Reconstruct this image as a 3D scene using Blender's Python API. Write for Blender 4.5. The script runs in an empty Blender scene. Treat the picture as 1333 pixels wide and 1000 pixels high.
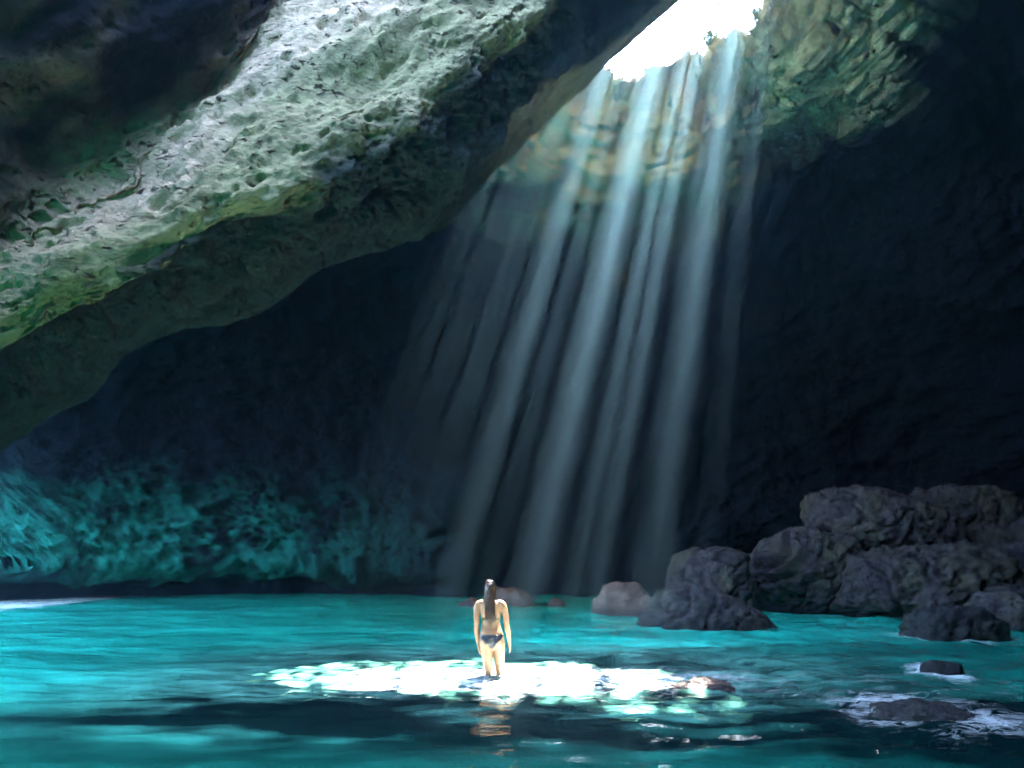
import bpy, bmesh, math, random
import numpy as np
from mathutils import Vector, Matrix

rng = np.random.default_rng(7)
random.seed(7)
scene = bpy.context.scene
COL = scene.collection

# ------------------------------------------------------------------ camera
F = 889.0            # focal length in photograph pixels (24 mm on a 36 mm sensor)
HZ = 720.0           # horizon row of the photograph
CAMZ = 1.54
cam_d = bpy.data.cameras.new('camera')
cam_d.sensor_width = 36.0
cam_d.lens = F / 1333 * 36
cam_d.shift_y = (HZ - 500) / 1333
cam_d.clip_start = 0.05
cam_d.clip_end = 5000
cam = bpy.data.objects.new('camera', cam_d)
cam.location = (0, 0, CAMZ)
cam.rotation_euler = (math.radians(90), 0, 0)
COL.objects.link(cam)
scene.camera = cam

# ------------------------------------------------------------------ sky, sun, exposure
SUN = Vector((0.507, 1.0, 1.97)).normalized()
world = bpy.data.worlds.new('World')
scene.world = world
world.use_nodes = True
wn = world.node_tree.nodes
bgn = wn['Background']
sky = wn.new('ShaderNodeTexSky')
sky.sky_type = 'NISHITA'
sky.sun_disc = False
sky.sun_elevation = math.asin(SUN.z)
sky.sun_rotation = math.atan2(SUN.x, SUN.y)
sky.air_density = 1.0
sky.dust_density = 1.0
sky.ozone_density = 3.0
world.node_tree.links.new(sky.outputs[0], bgn.inputs[0])
bgn.inputs[1].default_value = 0.062
sun_d = bpy.data.lights.new('sun', 'SUN')
sun_d.energy = 5.0
sun_d.angle = math.radians(0.5)
sun_d.color = (1.0, 0.95, 0.86)
sun = bpy.data.objects.new('sun', sun_d)
sun.rotation_euler = (-SUN).to_track_quat('-Z', 'Y').to_euler()
sun.location = SUN * 60
COL.objects.link(sun)

scene.view_settings.view_transform = 'Standard'
scene.view_settings.look = 'None'
scene.view_settings.gamma = 1.0
scene.view_settings.use_curve_mapping = False
scene.view_settings.exposure = 7.0
scene.render.engine = 'CYCLES'
cy = scene.cycles
cy.use_denoising = True
cy.denoising_input_passes = 'RGB'             # keeps the light shafts smooth
cy.use_adaptive_sampling = False               # its threshold is blind to the long exposure
cy.max_bounces = 7
cy.diffuse_bounces = 4
cy.glossy_bounces = 2
cy.transmission_bounces = 4
cy.transparent_max_bounces = 16
cy.volume_bounces = 0
cy.sample_clamp_indirect = 0.25
cy.use_guiding = True
cy.use_volume_guiding = False
cy.use_surface_guiding = True
cy.caustics_reflective = False
cy.caustics_refractive = False

# ------------------------------------------------------------------ helpers
def P(px, py, d):
    """world point that the photograph shows at (px, py), d metres ahead of the camera"""
    return np.array([(px - 666.5) / F * d, d, CAMZ + (HZ - py) / F * d])

_perm = rng.permutation(512).astype(np.int64)
_perm = np.concatenate([_perm, _perm, _perm, _perm])
_gr = rng.normal(size=(512, 3)); _gr /= np.linalg.norm(_gr, axis=1, keepdims=True)
_gr = _gr.astype(np.float32)

def pnoise(p):
    p = np.asarray(p, np.float32)
    pi = np.floor(p).astype(np.int64)
    f = p - pi
    u = f * f * f * (f * (f * 6 - 15) + 10)
    pi &= 511
    out = np.zeros(len(p), np.float32)
    for cx in (0, 1):
        hx = _perm[(pi[:, 0] + cx) & 511]
        wx = u[:, 0] if cx else 1 - u[:, 0]
        for cyy in (0, 1):
            hy = _perm[(hx + pi[:, 1] + cyy) & 511]
            wy = u[:, 1] if cyy else 1 - u[:, 1]
            for cz in (0, 1):
                h = _perm[(hy + pi[:, 2] + cz) & 511]
                wz = u[:, 2] if cz else 1 - u[:, 2]
                g = _gr[h]
                out += wx * wy * wz * (g[:, 0] * (f[:, 0] - cx) + g[:, 1] * (f[:, 1] - cyy) + g[:, 2] * (f[:, 2] - cz))
    return out * 1.6

def fbm(p, octv, gain=0.5, lac=2.03, ridged=False):
    p = np.asarray(p, np.float32).copy()
    a, s = 1.0, np.zeros(len(p), np.float32)
    for i in range(octv):
        n = pnoise(p + 17.3 * i)
        s += a * ((1 - 2 * np.abs(n)) if ridged else n)
        p *= lac; a *= gain
    return s

def smooth(a, b, x):
    t = np.clip((np.asarray(x, float) - a) / (b - a), 0, 1)
    return t * t * (3 - 2 * t)

def link(name, me, mat=None, parent=None, loc=None, shade=True):
    o = bpy.data.objects.new(name, me)
    COL.objects.link(o)
    if mat: me.materials.append(mat)
    if parent: o.parent = parent
    if loc is not None: o.location = loc
    if shade: me.polygons.foreach_set('use_smooth', np.ones(len(me.polygons), bool))
    return o

def tag(o, label, cat, group=None):
    o['label'] = label; o['category'] = cat
    if group: o['group'] = group
    return o

def struct(o):
    o['kind'] = 'structure'
    return o

def mesh_np(name, V, Q):
    """mesh from an (n,3) array and an (m,4) or (m,3) face array"""
    V = np.ascontiguousarray(V, np.float32); Q = np.ascontiguousarray(Q, np.int32)
    k = Q.shape[1]
    me = bpy.data.meshes.new(name)
    me.vertices.add(len(V)); me.vertices.foreach_set('co', V.ravel())
    me.loops.add(Q.size); me.loops.foreach_set('vertex_index', Q.ravel())
    me.polygons.add(len(Q))
    me.polygons.foreach_set('loop_start', np.arange(len(Q), dtype=np.int32) * k)
    me.polygons.foreach_set('loop_total', np.full(len(Q), k, np.int32))
    me.update(calc_edges=True)
    me.validate()
    return me

def grid_faces(ny, nx, closed=False):
    j, i = np.meshgrid(np.arange(ny - 1), np.arange(nx if closed else nx - 1), indexing='ij')
    i2 = (i + 1) % nx
    return np.stack([j * nx + i, j * nx + i2, (j + 1) * nx + i2, (j + 1) * nx + i], -1).reshape(-1, 4)

def grid_normals(G):
    du = np.gradient(G, axis=1); dv = np.gradient(G, axis=0)
    n = np.cross(du, dv)
    return n / (np.linalg.norm(n, axis=-1, keepdims=True) + 1e-9)

def attr(me, name, val):
    a = me.attributes.new(name, 'FLOAT', 'POINT')
    a.data.foreach_set('value', np.ascontiguousarray(val, np.float32))

def cr(pts, n):
    """Catmull-Rom through pts (k, ...) resampled to n"""
    pts = np.asarray(pts, float)
    k = len(pts)
    ext = np.concatenate([[2 * pts[0] - pts[1]], pts, [2 * pts[-1] - pts[-2]]])
    t = np.linspace(0, k - 1 - 1e-6, n); i = t.astype(int); f = (t - i).reshape((-1,) + (1,) * (pts.ndim - 1))
    a, b, c, d = ext[i], ext[i + 1], ext[i + 2], ext[i + 3]
    return 0.5 * (2 * b + (c - a) * f + (2 * a - 5 * b + 4 * c - d) * f ** 2 + (3 * b - a - 3 * c + d) * f ** 3)

# ------------------------------------------------------------------ materials
class NT:
    def __init__(self, name):
        self.m = bpy.data.materials.new(name); self.m.use_nodes = True
        self.t = self.m.node_tree; self.n = self.t.nodes
        self.n.clear()
        self.out = self.n.new('ShaderNodeOutputMaterial')
    def new(self, typ, **kw):
        nd = self.n.new(typ)
        for k, v in kw.items():
            if k.startswith('i_'):
                key = k[2:].replace('_', ' ')
                key = int(key) if key.isdigit() else key
                if isinstance(v, bpy.types.NodeSocket): self.t.links.new(v, nd.inputs[key])
                else: nd.inputs[key].default_value = v
            else: setattr(nd, k, v)
        return nd
    def lk(self, a, b): self.t.links.new(a, b)
    def noise(self, vec, scale, detail=6, rough=0.6, dist=0.0):
        return self.new('ShaderNodeTexNoise', i_Vector=vec, i_Scale=scale, i_Detail=detail, i_Roughness=rough, i_Distortion=dist).outputs['Fac']
    def ramp(self, fac, stops):
        r = self.new('ShaderNodeValToRGB', i_Fac=fac)
        el = r.color_ramp.elements
        while len(el) < len(stops): el.new(0.5)
        for e, (p, c) in zip(el, stops):
            e.position = p; e.color = (c if len(c) == 4 else (*c, 1)) if hasattr(c, '__len__') else (c, c, c, 1)
        return r.outputs['Color']
    def mix(self, fac, a, b, mode='MIX'):
        nd = self.new('ShaderNodeMix', data_type='RGBA', blend_type=mode)
        for idx, v in ((0, fac), (6, a), (7, b)):  # factor, first, second
            if isinstance(v, bpy.types.NodeSocket): self.lk(v, nd.inputs[idx])
            else: nd.inputs[idx].default_value = v if idx == 0 else (*v, 1)
        return nd.outputs[2]
    def math(self, op, a, b=None, clamp=False):
        nd = self.new('ShaderNodeMath', operation=op, use_clamp=clamp)
        for idx, v in ((0, a), (1, b)):
            if v is None: continue
            if isinstance(v, bpy.types.NodeSocket): self.lk(v, nd.inputs[idx])
            else: nd.inputs[idx].default_value = v
        return nd.outputs[0]

def rock_material(name, base, dark, tint, scale=1.0, tint_amt=0.5, pits=0.5, bump=0.5, rough=0.85, spec=0.25, band=None, stretch=(1, 1, 1), wet=False, rot=(0, 0, 0)):
    """limestone: mottled colour, stain patches, small solution pits and grain as bump"""
    k = NT(name)
    co = k.new('ShaderNodeTexCoord').outputs['Object']
    mp = k.new('ShaderNodeMapping', i_Vector=co, i_Scale=stretch, i_Rotation=rot).outputs[0]
    big = k.noise(mp, 0.55 * scale, 7, 0.62, 0.4)
    med = k.noise(mp, 3.2 * scale, 6, 0.68, 0.3)
    fine = k.noise(mp, 19 * scale, 5, 0.72)
    pit = k.noise(mp, 13.0 * scale, 4, 0.62, 0.5)
    clus = k.noise(mp, 2.1 * scale, 4, 0.6)
    col = k.mix(k.ramp(med, [(0.3, 0.0), (0.72, 1.0)]), dark, base)
    col = k.mix(k.math('MULTIPLY', k.ramp(big, [(0.42, 0.0), (0.62, 1.0)]), tint_amt), col, tint)
    if band:                                    # colour masks from the mesh: algae, ochre, moss with glow, painted shade
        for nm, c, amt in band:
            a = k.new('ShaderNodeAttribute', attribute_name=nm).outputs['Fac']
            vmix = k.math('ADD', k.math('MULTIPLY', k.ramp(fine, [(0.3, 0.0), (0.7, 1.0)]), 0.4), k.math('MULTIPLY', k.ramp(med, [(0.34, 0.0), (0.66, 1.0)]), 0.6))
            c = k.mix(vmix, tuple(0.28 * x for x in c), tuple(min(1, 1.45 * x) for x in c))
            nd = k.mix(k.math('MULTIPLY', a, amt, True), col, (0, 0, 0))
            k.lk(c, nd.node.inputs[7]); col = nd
    col = k.mix(1.0, col, k.ramp(fine, [(0.3, 0.60), (0.7, 1.0)]), 'MULTIPLY')
    thr = k.math('SUBTRACT', pit, k.math('MULTIPLY', clus, 0.28))
    pm = k.ramp(thr, [(0.21, 1.0), (0.275, 0.0)])
    pa = k.math('MULTIPLY', pm, pits)
    col = k.mix(pa, col, k.mix(1.0, col, (0.09, 0.08, 0.08), 'MULTIPLY'))   # pits coloured darker, same mask as their bump
    b = k.new('ShaderNodeBsdfPrincipled', i_Base_Color=col, i_Roughness=rough)
    b.inputs['Specular IOR Level'].default_value = spec
    if wet:                                     # splash zone: soaked rock is darker and shinier
        pz = k.new('ShaderNodeSeparateXYZ', i_Vector=k.new('ShaderNodeNewGeometry').outputs['Position']).outputs['Z']
        wf = k.new('ShaderNodeMapRange', i_1=-0.05, i_2=0.16, i_3=1.0, i_4=0.0); k.lk(k.math('SUBTRACT', pz, k.math('MULTIPLY', med, 0.25)), wf.inputs[0])
        wc = k.mix(wf.outputs[0], col, (0, 0, 0)); k.lk(k.mix(1.0, col, (0.34, 0.36, 0.40), 'MULTIPLY'), wc.node.inputs[7])
        k.lk(wc, b.inputs['Base Color'])
        k.lk(k.math('SUBTRACT', rough, k.math('MULTIPLY', wf.outputs[0], 0.5)), b.inputs['Roughness'])
    hgt = k.math('ADD', k.math('MULTIPLY', med, 0.5), k.math('MULTIPLY', fine, 0.18))
    hgt = k.math('SUBTRACT', hgt, k.math('MULTIPLY', pm, 0.22 * pits))
    bm_ = k.new('ShaderNodeBump', i_Height=hgt, i_Strength=bump, i_Distance=0.22 / scale)
    k.lk(bm_.outputs[0], b.inputs['Normal'])
    k.lk(b.outputs[0], k.out.inputs['Surface'])
    return k.m

M = {}
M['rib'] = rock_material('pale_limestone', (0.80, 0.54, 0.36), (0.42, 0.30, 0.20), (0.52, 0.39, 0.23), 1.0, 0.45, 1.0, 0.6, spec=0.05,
                         band=[('ochre', (0.24, 0.23, 0.10), 0.85), ('algae', (0.034, 0.042, 0.036), 1.0), ('painted_shade', (0.006, 0.006, 0.009), 1.0)],
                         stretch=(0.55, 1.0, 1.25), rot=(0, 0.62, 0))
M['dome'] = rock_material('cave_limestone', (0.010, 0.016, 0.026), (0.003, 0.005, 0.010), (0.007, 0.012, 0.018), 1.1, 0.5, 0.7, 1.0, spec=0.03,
                          band=[('ochre', (0.84, 0.66, 0.42), 1.0), ('moss_glow', (0.025, 0.36, 0.28), 0.95)], stretch=(1, 1, 1.8))
M['boulder'] = rock_material('boulder_limestone', (0.115, 0.100, 0.108), (0.011, 0.009, 0.011), (0.095, 0.090, 0.050), 1.5, 0.7, 0.95, 1.0, wet=True)
M['boulder_red'] = rock_material('reddish_boulder', (0.30, 0.20, 0.16), (0.12, 0.075, 0.065), (0.26, 0.20, 0.16), 1.6, 0.5, 0.6, 0.9, wet=True)
M['boulder_wet'] = rock_material('wet_dark_boulder', (0.045, 0.045, 0.05), (0.015, 0.015, 0.018), (0.06, 0.07, 0.05), 2.0, 0.5, 0.5, 0.9, rough=0.5, spec=0.15)

# ------------------------------------------------------------------ cave dome with the skylight
HOLE = np.array([3.0, 14.0])
def tab(th, xs, ys):
    return np.interp(th, xs, ys)
def build_dome():
    nth, ns = 1200, 430
    th = np.linspace(-152, 208, nth)
    thr = np.radians(th)
    # sharpen by smoothing the tables
    def sm(xs, ys, w=9.0):
        acc = np.zeros(nth); tot = 0
        for k in np.linspace(-1, 1, 13):
            wt = math.cos(k * math.pi / 2) + 0.05
            acc += wt * np.interp(th + k * w, xs, ys); tot += wt
        return acc / tot
    base_r = sm([-152, -120, -100, -70, -45, 0, 45, 70, 90, 115, 140, 155, 168, 185, 208], [20, 22, 20, 17, 15, 15, 16.5, 13, 11.4, 12.6, 17.5, 21, 21.5, 20, 18])
    base_z = sm([-152, -138, -130, 152, 160, 167, 177, 195, 208], [6, 4, -3, -3, -2.5, 4.5, 7.0, 7.5, 6.0], 4)
    rim_r = sm([-152, -130, -110, -98, -88, -60, -30, 0, 25, 50, 70, 90, 110, 135, 160, 180, 208], [9.0, 12.0, 14.0, 13.0, 3.0, 2.9, 2.9, 3.0, 3.2, 3.1, 2.65, 2.5, 2.55, 3.0, 3.2, 3.3, 3.0], 6)
    rim_z = sm([-152, -130, -110, -98, -88, -60, -30, 0, 25, 50, 70, 90, 110, 135, 160, 208], [8, 9.5, 11.5, 13, 14.5, 14.6, 14.5, 14.4, 14.2, 13.9, 13.4, 13.05, 13.2, 13.0, 12.8, 12.5], 6)
    # small teeth on the rim
    rim_r = rim_r + 0.30 * fbm(np.stack([th * 0.045, th * 0, th * 0 + 3.3], 1), 6, 0.6)
    rim_z = rim_z + 0.30 * fbm(np.stack([th * 0.045, th * 0, th * 0 + 9.3], 1), 6, 0.6)
    s = np.linspace(0, 1, ns - 60)
    a = 1 - np.cos(s * math.pi / 2) ** 0.85
    b = np.sin(s * math.pi / 2)
    R = base_r[None] * (1 - a[:, None]) + rim_r[None] * a[:, None]
    Z = base_z[None] * (1 - b[:, None]) + rim_z[None] * b[:, None]
    # shaft above the rim, then the cliff-top ground
    t = np.linspace(0, 1, 61)[1:]
    up_r = np.interp(t, [0, .25, .5, .7, 1], [0, 0.5, 1.6, 4, 30])
    up_z = np.interp(t, [0, .25, .5, .7, 1], [0, 0.2, 0.7, 1.6, 3.5])
    sea = (smooth(146, 160, th) + smooth(-128, -140, th))[None]
    far_r = (base_r + 2.0 - rim_r)[None]
    UR = up_r[:, None] * (1 - sea) + sea * far_r * np.interp(t, [0, .8, 1], [0, 1, 1.02])[:, None]
    UZ = (rim_z[None] + up_z[:, None]) * (1 - sea) + sea * (rim_z[None] + (np.interp(t, [0, .3, .75], [0, 1.2, 1.5])[:, None]) * (1 - smooth(.8, 1, t)[:, None]) + smooth(.8, 1, t)[:, None] * (base_z[None] + .3 - rim_z[None]))
    R = np.concatenate([R, rim_r[None] + UR]); Z = np.concatenate([Z, UZ])
    TH = np.broadcast_to(thr[None], R.shape)
    # lower-left ledge above a wave-cut notch
    thd = np.degrees(TH)
    led = smooth(112, 120, thd + 2.5 * np.sin(Z * 2)) * (1 - smooth(158, 170, thd))
    R = R - led * (2.6 * smooth(0.85, 1.35, Z) * (1 - smooth(1.8, 8.0, Z)) - 0.8 * (1 - smooth(0.7, 1.2, Z)))
    ledge_zone = led * (1 - smooth(3.5, 6.5, Z))
    G = np.stack([HOLE[0] + R * np.cos(TH), HOLE[1] + R * np.sin(TH), Z], -1)
    N = grid_normals(G)
    # inward is toward the hole axis / down
    inward = np.stack([HOLE[0] - G[..., 0], HOLE[1] - G[..., 1], 2 - G[..., 2]], -1)
    N *= np.sign((N * inward).sum(-1, keepdims=True))
    p = G.reshape(-1, 3)
    q = p * np.array([1, 1, 1.35])
    strata = p @ np.array([0.25, 0.1, 1.0])
    warp = fbm(p * 0.12, 3)
    d = 1.25 * fbm(q * 0.13, 4, 0.5) + 0.5 * fbm(q * 0.33, 5, 0.55, ridged=True) + 0.24 * fbm(q * 1.5, 5, 0.62)
    st = strata * 0.75 + warp * 1.6
    d = d + 0.35 * (np.abs((st % 1) - 0.35) - 0.3) * smooth(-0.2, 0.5, fbm(p * 0.2 + 40, 2)) * smooth(3.5, 7.0, np.linalg.norm(p - np.array([4.2, 16.3, 13.2]), axis=1))
    d = d.reshape(R.shape)
    k = np.ones_like(d)
    rimrow = ns - 60
    k *= np.interp(np.arange(ns), [0, rimrow - 60, rimrow, rimrow + 30, ns], [1, 0.8, 0.12, 0.4, 0.4])[:, None]
    d = d * (1 - 0.72 * ledge_zone) + ledge_zone * (0.20 * fbm(p * np.array([0.7, 0.7, 1.6]) + 33, 5, 0.6, ridged=True).reshape(d.shape) + 0.12 * fbm(p * 2.6 + 3, 4, 0.6).reshape(d.shape))
    nearhole = smooth(7.0, 3.5, np.linalg.norm(p - np.array([4.2, 16.3, 13.2]), axis=1)).reshape(d.shape)
    d = d + nearhole * (0.09 * fbm(p * 2.2 + 7, 5, 0.6).reshape(d.shape) + 0.06 * fbm(p * 1.1 + 70, 4, 0.6, ridged=True).reshape(d.shape))
    # craggy lump on the right side of the skylight
    lump = np.exp(-(((thd - 22) / 20) ** 2)) * np.exp(-(((np.arange(ns)[:, None] - (rimrow - 62)) / 48.0) ** 2))
    d = d * k + 0.8 * lump * (0.8 + 0.30 * fbm(p * 0.7, 4, 0.5).reshape(d.shape))
    G2 = G + N * d[..., None]
    Q = grid_faces(*R.shape)
    me = mesh_np('cave_wall', G2.reshape(-1, 3), Q)
    nz = fbm(p * 0.6, 4).reshape(d.shape)
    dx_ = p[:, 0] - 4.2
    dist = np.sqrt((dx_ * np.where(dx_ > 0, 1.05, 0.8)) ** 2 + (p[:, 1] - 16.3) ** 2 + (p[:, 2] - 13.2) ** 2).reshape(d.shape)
    och = smooth(6.4, 1.8, dist + 1.6 * nz)  # pale ochre fading away from the skylight, painted in for its light
    moss_glow = led * (1 - smooth(2.0, 4.6, Z + 1.2 * nz)) * smooth(0.5, 1.2, Z) * smooth(-0.75, 0.55, 0.8 * nz + 0.6 * fbm(p * np.array([2.6, 2.6, 4.5]) + 5, 5, 0.7).reshape(d.shape)) * (0.12 + 0.88 * smooth(-3, -14, G[..., 0]))  # moss tinted with the teal glow from the sea mouth, stronger leftward
    attr(me, 'ochre', och.ravel()); attr(me, 'moss_glow', moss_glow.ravel())
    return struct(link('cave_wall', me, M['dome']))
dome = build_dome()

# ------------------------------------------------------------------ the slanting arch in front of the skylight
ARCH = [  # edge, crease, middle, upper, corner : (px, py, depth)
 [(-420, 800, 6.4), (-420, 640, 6.3), (-420, 500, 6.0), (-420, 330, 5.6), (-420, 150, 4.9)],
 [(-230, 690, 7.2), (-240, 570, 7.0), (-260, 440, 6.6), (-280, 300, 6.0), (-330, 100, 5.0)],
 [(0, 558, 8.0), (-20, 470, 7.8), (-60, 380, 7.3), (-120, 270, 6.5), (-250, 50, 5.1)],
 [(110, 462, 8.4), (70, 400, 8.2), (20, 310, 7.7), (-50, 200, 6.7), (-200, -20, 5.2)],
 [(230, 402, 8.8), (180, 345, 8.6), (115, 245, 8.1), (40, 135, 7.0), (-150, -100, 5.2)],
 [(360, 332, 9.2), (290, 270, 9.0), (210, 180, 8.4), (130, 80, 7.2), (-50, -160, 5.3)],
 [(470, 303, 9.6), (390, 210, 9.3), (310, 115, 8.7), (230, 20, 7.4), (50, -220, 5.4)],
 [(545, 280, 9.9), (480, 150, 9.6), (410, 60, 8.9), (330, -30, 7.6), (150, -280, 5.6)],
 [(605, 215, 10.2), (560, 90, 9.9), (490, 5, 9.2), (420, -90, 7.8), (250, -330, 5.8)],
 [(700, 122, 10.6), (640, 30, 10.2), (570, -60, 9.5), (500, -160, 8.0), (350, -400, 6.0)],
 [(780, 66, 10.9), (720, -20, 10.5), (650, -110, 9.8), (580, -210, 8.2), (430, -450, 6.2)],
 [(872, 0, 11.2), (810, -90, 10.8), (740, -180, 10.0), (670, -290, 8.4), (520, -520, 6.4)],
 [(980, -80, 11.5), (910, -170, 11.1), (840, -260, 10.3), (780, -370, 8.6), (640, -600, 6.6)],
 [(1120, -180, 12.0), (1060, -270, 11.6), (1000, -370, 10.8), (940, -480, 9.0), (800, -700, 7.0)],
 [(1330, -330, 12.5), (1270, -420, 12.0), (1210, -520, 11.2), (1150, -630, 9.5), (1000, -800, 7.5)],
]
def build_arch():
    rows = [[] for _ in range(11)]
    nc = len(ARCH)
    for ci, c in enumerate(ARCH):
        (ex, ey, ed), (cx, cy_, _), (mx, my, _), (ux, uy, _), (kx, ky, kd) = c
        wr = float(smooth(5.0, 7.6, ci)); wl = float(smooth(4.0, 1.0, ci))
        kk = 0.30 + 0.70 * float(smooth(6.0, 8.5, ci)) - 0.1 * wl
        ux, uy = mx + kk * (ux - mx), my + kk * (uy - my)
        cd = ed - 1.15 * (1 - 0.5 * wl)                                   # the lip bulges toward the light
        e = P(ex, ey, ed); cr_ = P(cx, cy_, cd)
        m = P(mx, my, cd + 0.30 - 0.65 * wl); u = P(ux, uy, cd + 0.25 + 0.70 * wr - 0.75 * wl)
        over = P(kx, ky, kd + 1.2 - 1.1 * wl)                                       # roof that hangs over the left end
        upright = np.array([u[0] - 0.15, u[1] + 0.35, max(u[2] + 1.6, 11.5)])
        k = over * (1 - wr) + upright * wr
        topz = 24.0  # unseen crest, raised to keep the sun out of the near opening
        bt = np.array([e[0] + 0.4, e[1] + 2.3, topz])
        nt_o = k + np.array([-0.3, -1.0, 3.4]); nt_u = np.array([u[0] - 0.2, min(u[1] - 0.2, bt[1] - 1.5), topz])
        rows[0].append(0.5 * (bt + nt_u) + np.array([0, 0, 0.35]))
        rows[1].append(bt)
        rows[2].append(np.array([e[0] + 0.3, e[1] + 2.1, max(e[2] + 2.4, 7.0)]))
        rows[3].append(e + np.array([0.1, 1.15, 0.7]))
        rows[4].append(e + np.array([0, 0.15, 0.0]))
        rows[5].append(0.5 * (e + cr_) + np.array([0.04, 0.0, -0.10]))
        rows[6].append(cr_)
        rows[7].append(m)
        rows[8].append(u)
        rows[9].append(k)
        rows[10].append(nt_o * (1 - wr) + nt_u * wr)
    C = np.array(rows)                                # rows x columns x 3
    nu, nv = 1000, 380
    C1 = cr(C.transpose(1, 0, 2), nu).transpose(1, 0, 2)
    G = cr(C1, nv * 3)
    w = np.interp(np.linspace(-1, 9, nv * 3), [-1, 0, 2, 3, 8, 9], [0.2, 0.3, 0.6, 1, 1, 0.4])
    idx = np.interp(np.linspace(0, 1, nv), np.cumsum(w) / w.sum(), np.arange(nv * 3)).astype(int)
    G = G[idx]; vpar = np.linspace(-1, 9, nv * 3)[idx]
    N = grid_normals(G)
    mid = N[nv // 2, nu // 2]
    if mid[1] > 0: N = -N
    p = G.reshape(-1, 3)
    # rock fabric is drawn out along the arch
    ax = np.array([0.72, 0.28, 0.63]); ax /= np.linalg.norm(ax)
    al = p @ ax
    q = p - 0.62 * al[:, None] * ax
    d = 0.55 * fbm(q * 0.28, 4) + 0.13 * fbm(q * 0.85 + 5, 5, 0.55, ridged=True)
    d += 0.05 * fbm(q * 3.0 + 9, 4, 0.6)
    d += 0.13 * fbm(q * 1.5 + 19, 5, 0.6, ridged=True) * np.interp(np.repeat(vpar, nu), [2.4, 3.2, 4.6, 5.1], [0, 1, 1, 0.1])
    n2 = fbm(q * 5.2 + 31, 3, 0.55)
    d -= 0.06 * smooth(0.30, 0.62, n2)                # solution pockets
    n3 = fbm(q * 1.6 + 71, 3, 0.55)
    d -= 0.09 * smooth(0.5, 0.75, n3)
    vv = np.repeat(vpar, nu)
    d -= np.interp(vv, [2.2, 3.0, 4.2, 5.0], [0, 0.30, 0.22, 0])
    d += np.interp(vv, [2.2, 2.8, 3.6, 4.4], [0, 1, 1, 0]) * (0.20 * fbm(p * 0.9 + 44, 5, 0.6) + 0.10 * fbm(p * 2.4 + 64, 4, 0.6, ridged=True) - 0.05)
    d *= np.interp(vv, [0, 2, 2.7, 3.4, 4.4, 5, 9], [0.5, 0.5, 0.8, 1.35, 1.35, 1.0, 1.1])
    G2 = p + N.reshape(-1, 3) * d[:, None]
    me = mesh_np('rock_arch', G2, grid_faces(nv, nu))
    nz = fbm(q * 0.5 + 3, 5, 0.6); nz2 = fbm(q * 1.3 + 13, 4, 0.6)
    uu = np.tile(np.linspace(0, len(ARCH) - 1, nu), nv)
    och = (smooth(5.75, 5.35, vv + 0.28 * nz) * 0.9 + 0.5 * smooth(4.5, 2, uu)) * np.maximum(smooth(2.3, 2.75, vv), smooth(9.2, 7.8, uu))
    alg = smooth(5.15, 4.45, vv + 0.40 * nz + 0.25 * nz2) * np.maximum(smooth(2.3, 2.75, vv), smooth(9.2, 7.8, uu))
    shade_mask = smooth(6.0, 7.5, vv + 0.45 * nz + 0.35 * nz2 + 0.10 * np.clip(5 - uu, 0, 4)) * smooth(9.0, 7.0, uu)  # near-black painted over the overhang, standing in for its shade
    attr(me, 'ochre', och); attr(me, 'algae', alg); attr(me, 'painted_shade', shade_mask)
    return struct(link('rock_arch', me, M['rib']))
arch = build_arch()

# ------------------------------------------------------------------ unseen rock fin added to keep overhead light off the right side
def build_light_block():
    ny, nz = 220, 150
    ys = np.linspace(-5.0, 11.6, ny)
    loop = []
    a = np.linspace(0, 2 * math.pi, nz, endpoint=False)
    for y in ys:
        zlo = 2.75 + 0.81 * max(y, 0.0); zhi = 17.5
        xm = 2.9 + 0.10 * y
        zc, hz = 0.5 * (zlo + zhi), 0.5 * (zhi - zlo)
        c, sn = np.cos(a), np.sin(a)
        loop.append(np.stack([xm + 0.6 * c, np.full(nz, y), zc + hz * np.sign(sn) * np.abs(sn) ** 0.5], 1))
    G = np.array(loop)
    N = grid_normals(np.concatenate([G, G[:, :1]], 1))[:, :nz]
    out = G - G.mean(1, keepdims=True)
    N *= np.sign((N * out).sum(-1, keepdims=True))
    p = G.reshape(-1, 3)
    d = 0.3 * fbm(p * 0.4 + 60, 4) + 0.12 * fbm(p * 1.2 + 90, 4, 0.55, ridged=True)
    G2 = G + N * d.reshape(ny, nz, 1)
    V = np.concatenate([G2.reshape(-1, 3), [G2[0].mean(0)], [G2[-1].mean(0)]])
    me = mesh_np('light_block_fin', V, grid_faces(ny, nz, True))
    return struct(link('light_block_fin', me, M['dome']))
build_light_block()

# ------------------------------------------------------------------ sea bed and water
WOMAN = np.array([-0.27, 8.55])
def bed_z(x, y):
    x = np.asarray(x, float); y = np.asarray(y, float)
    z = -2.3 - 0.5 * smooth(-4, -12, x) 
    z = z + 1.7 * np.exp(-(((x - 0.3) / 3.9) ** 2 + ((y - 9.0) / 1.3) ** 4))       # sand bar in the sun
    z = z + 1.85 * smooth(3.0, 7.0, x) * smooth(4, 7, y)                              # shallow shelf below the boulders
    z = z + 0.25 * smooth(14, 24, y)
    z = z - 1.6 * smooth(7.4, 5.6, y)
    sh = x.shape
    p = np.stack([x.ravel(), y.ravel(), np.zeros(x.size)], 1)
    n = 0.20 * fbm(p * 0.45 + 11, 4) + 0.05 * fbm(p * 1.9 + 21, 3)
    near = np.exp(-((x - WOMAN[0]) ** 2 + (y - WOMAN[1]) ** 2) / 0.5)
    z = z + n.reshape(sh) * (1 - near)
    return z * (1 - near) + (-0.42) * near
def stretch_axis(lo, hi, n, far):
    c = np.linspace(lo, hi, n)
    k = np.geomspace(0.3, far, 26)
    return np.concatenate([lo - k[::-1], c, hi + k])
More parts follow.
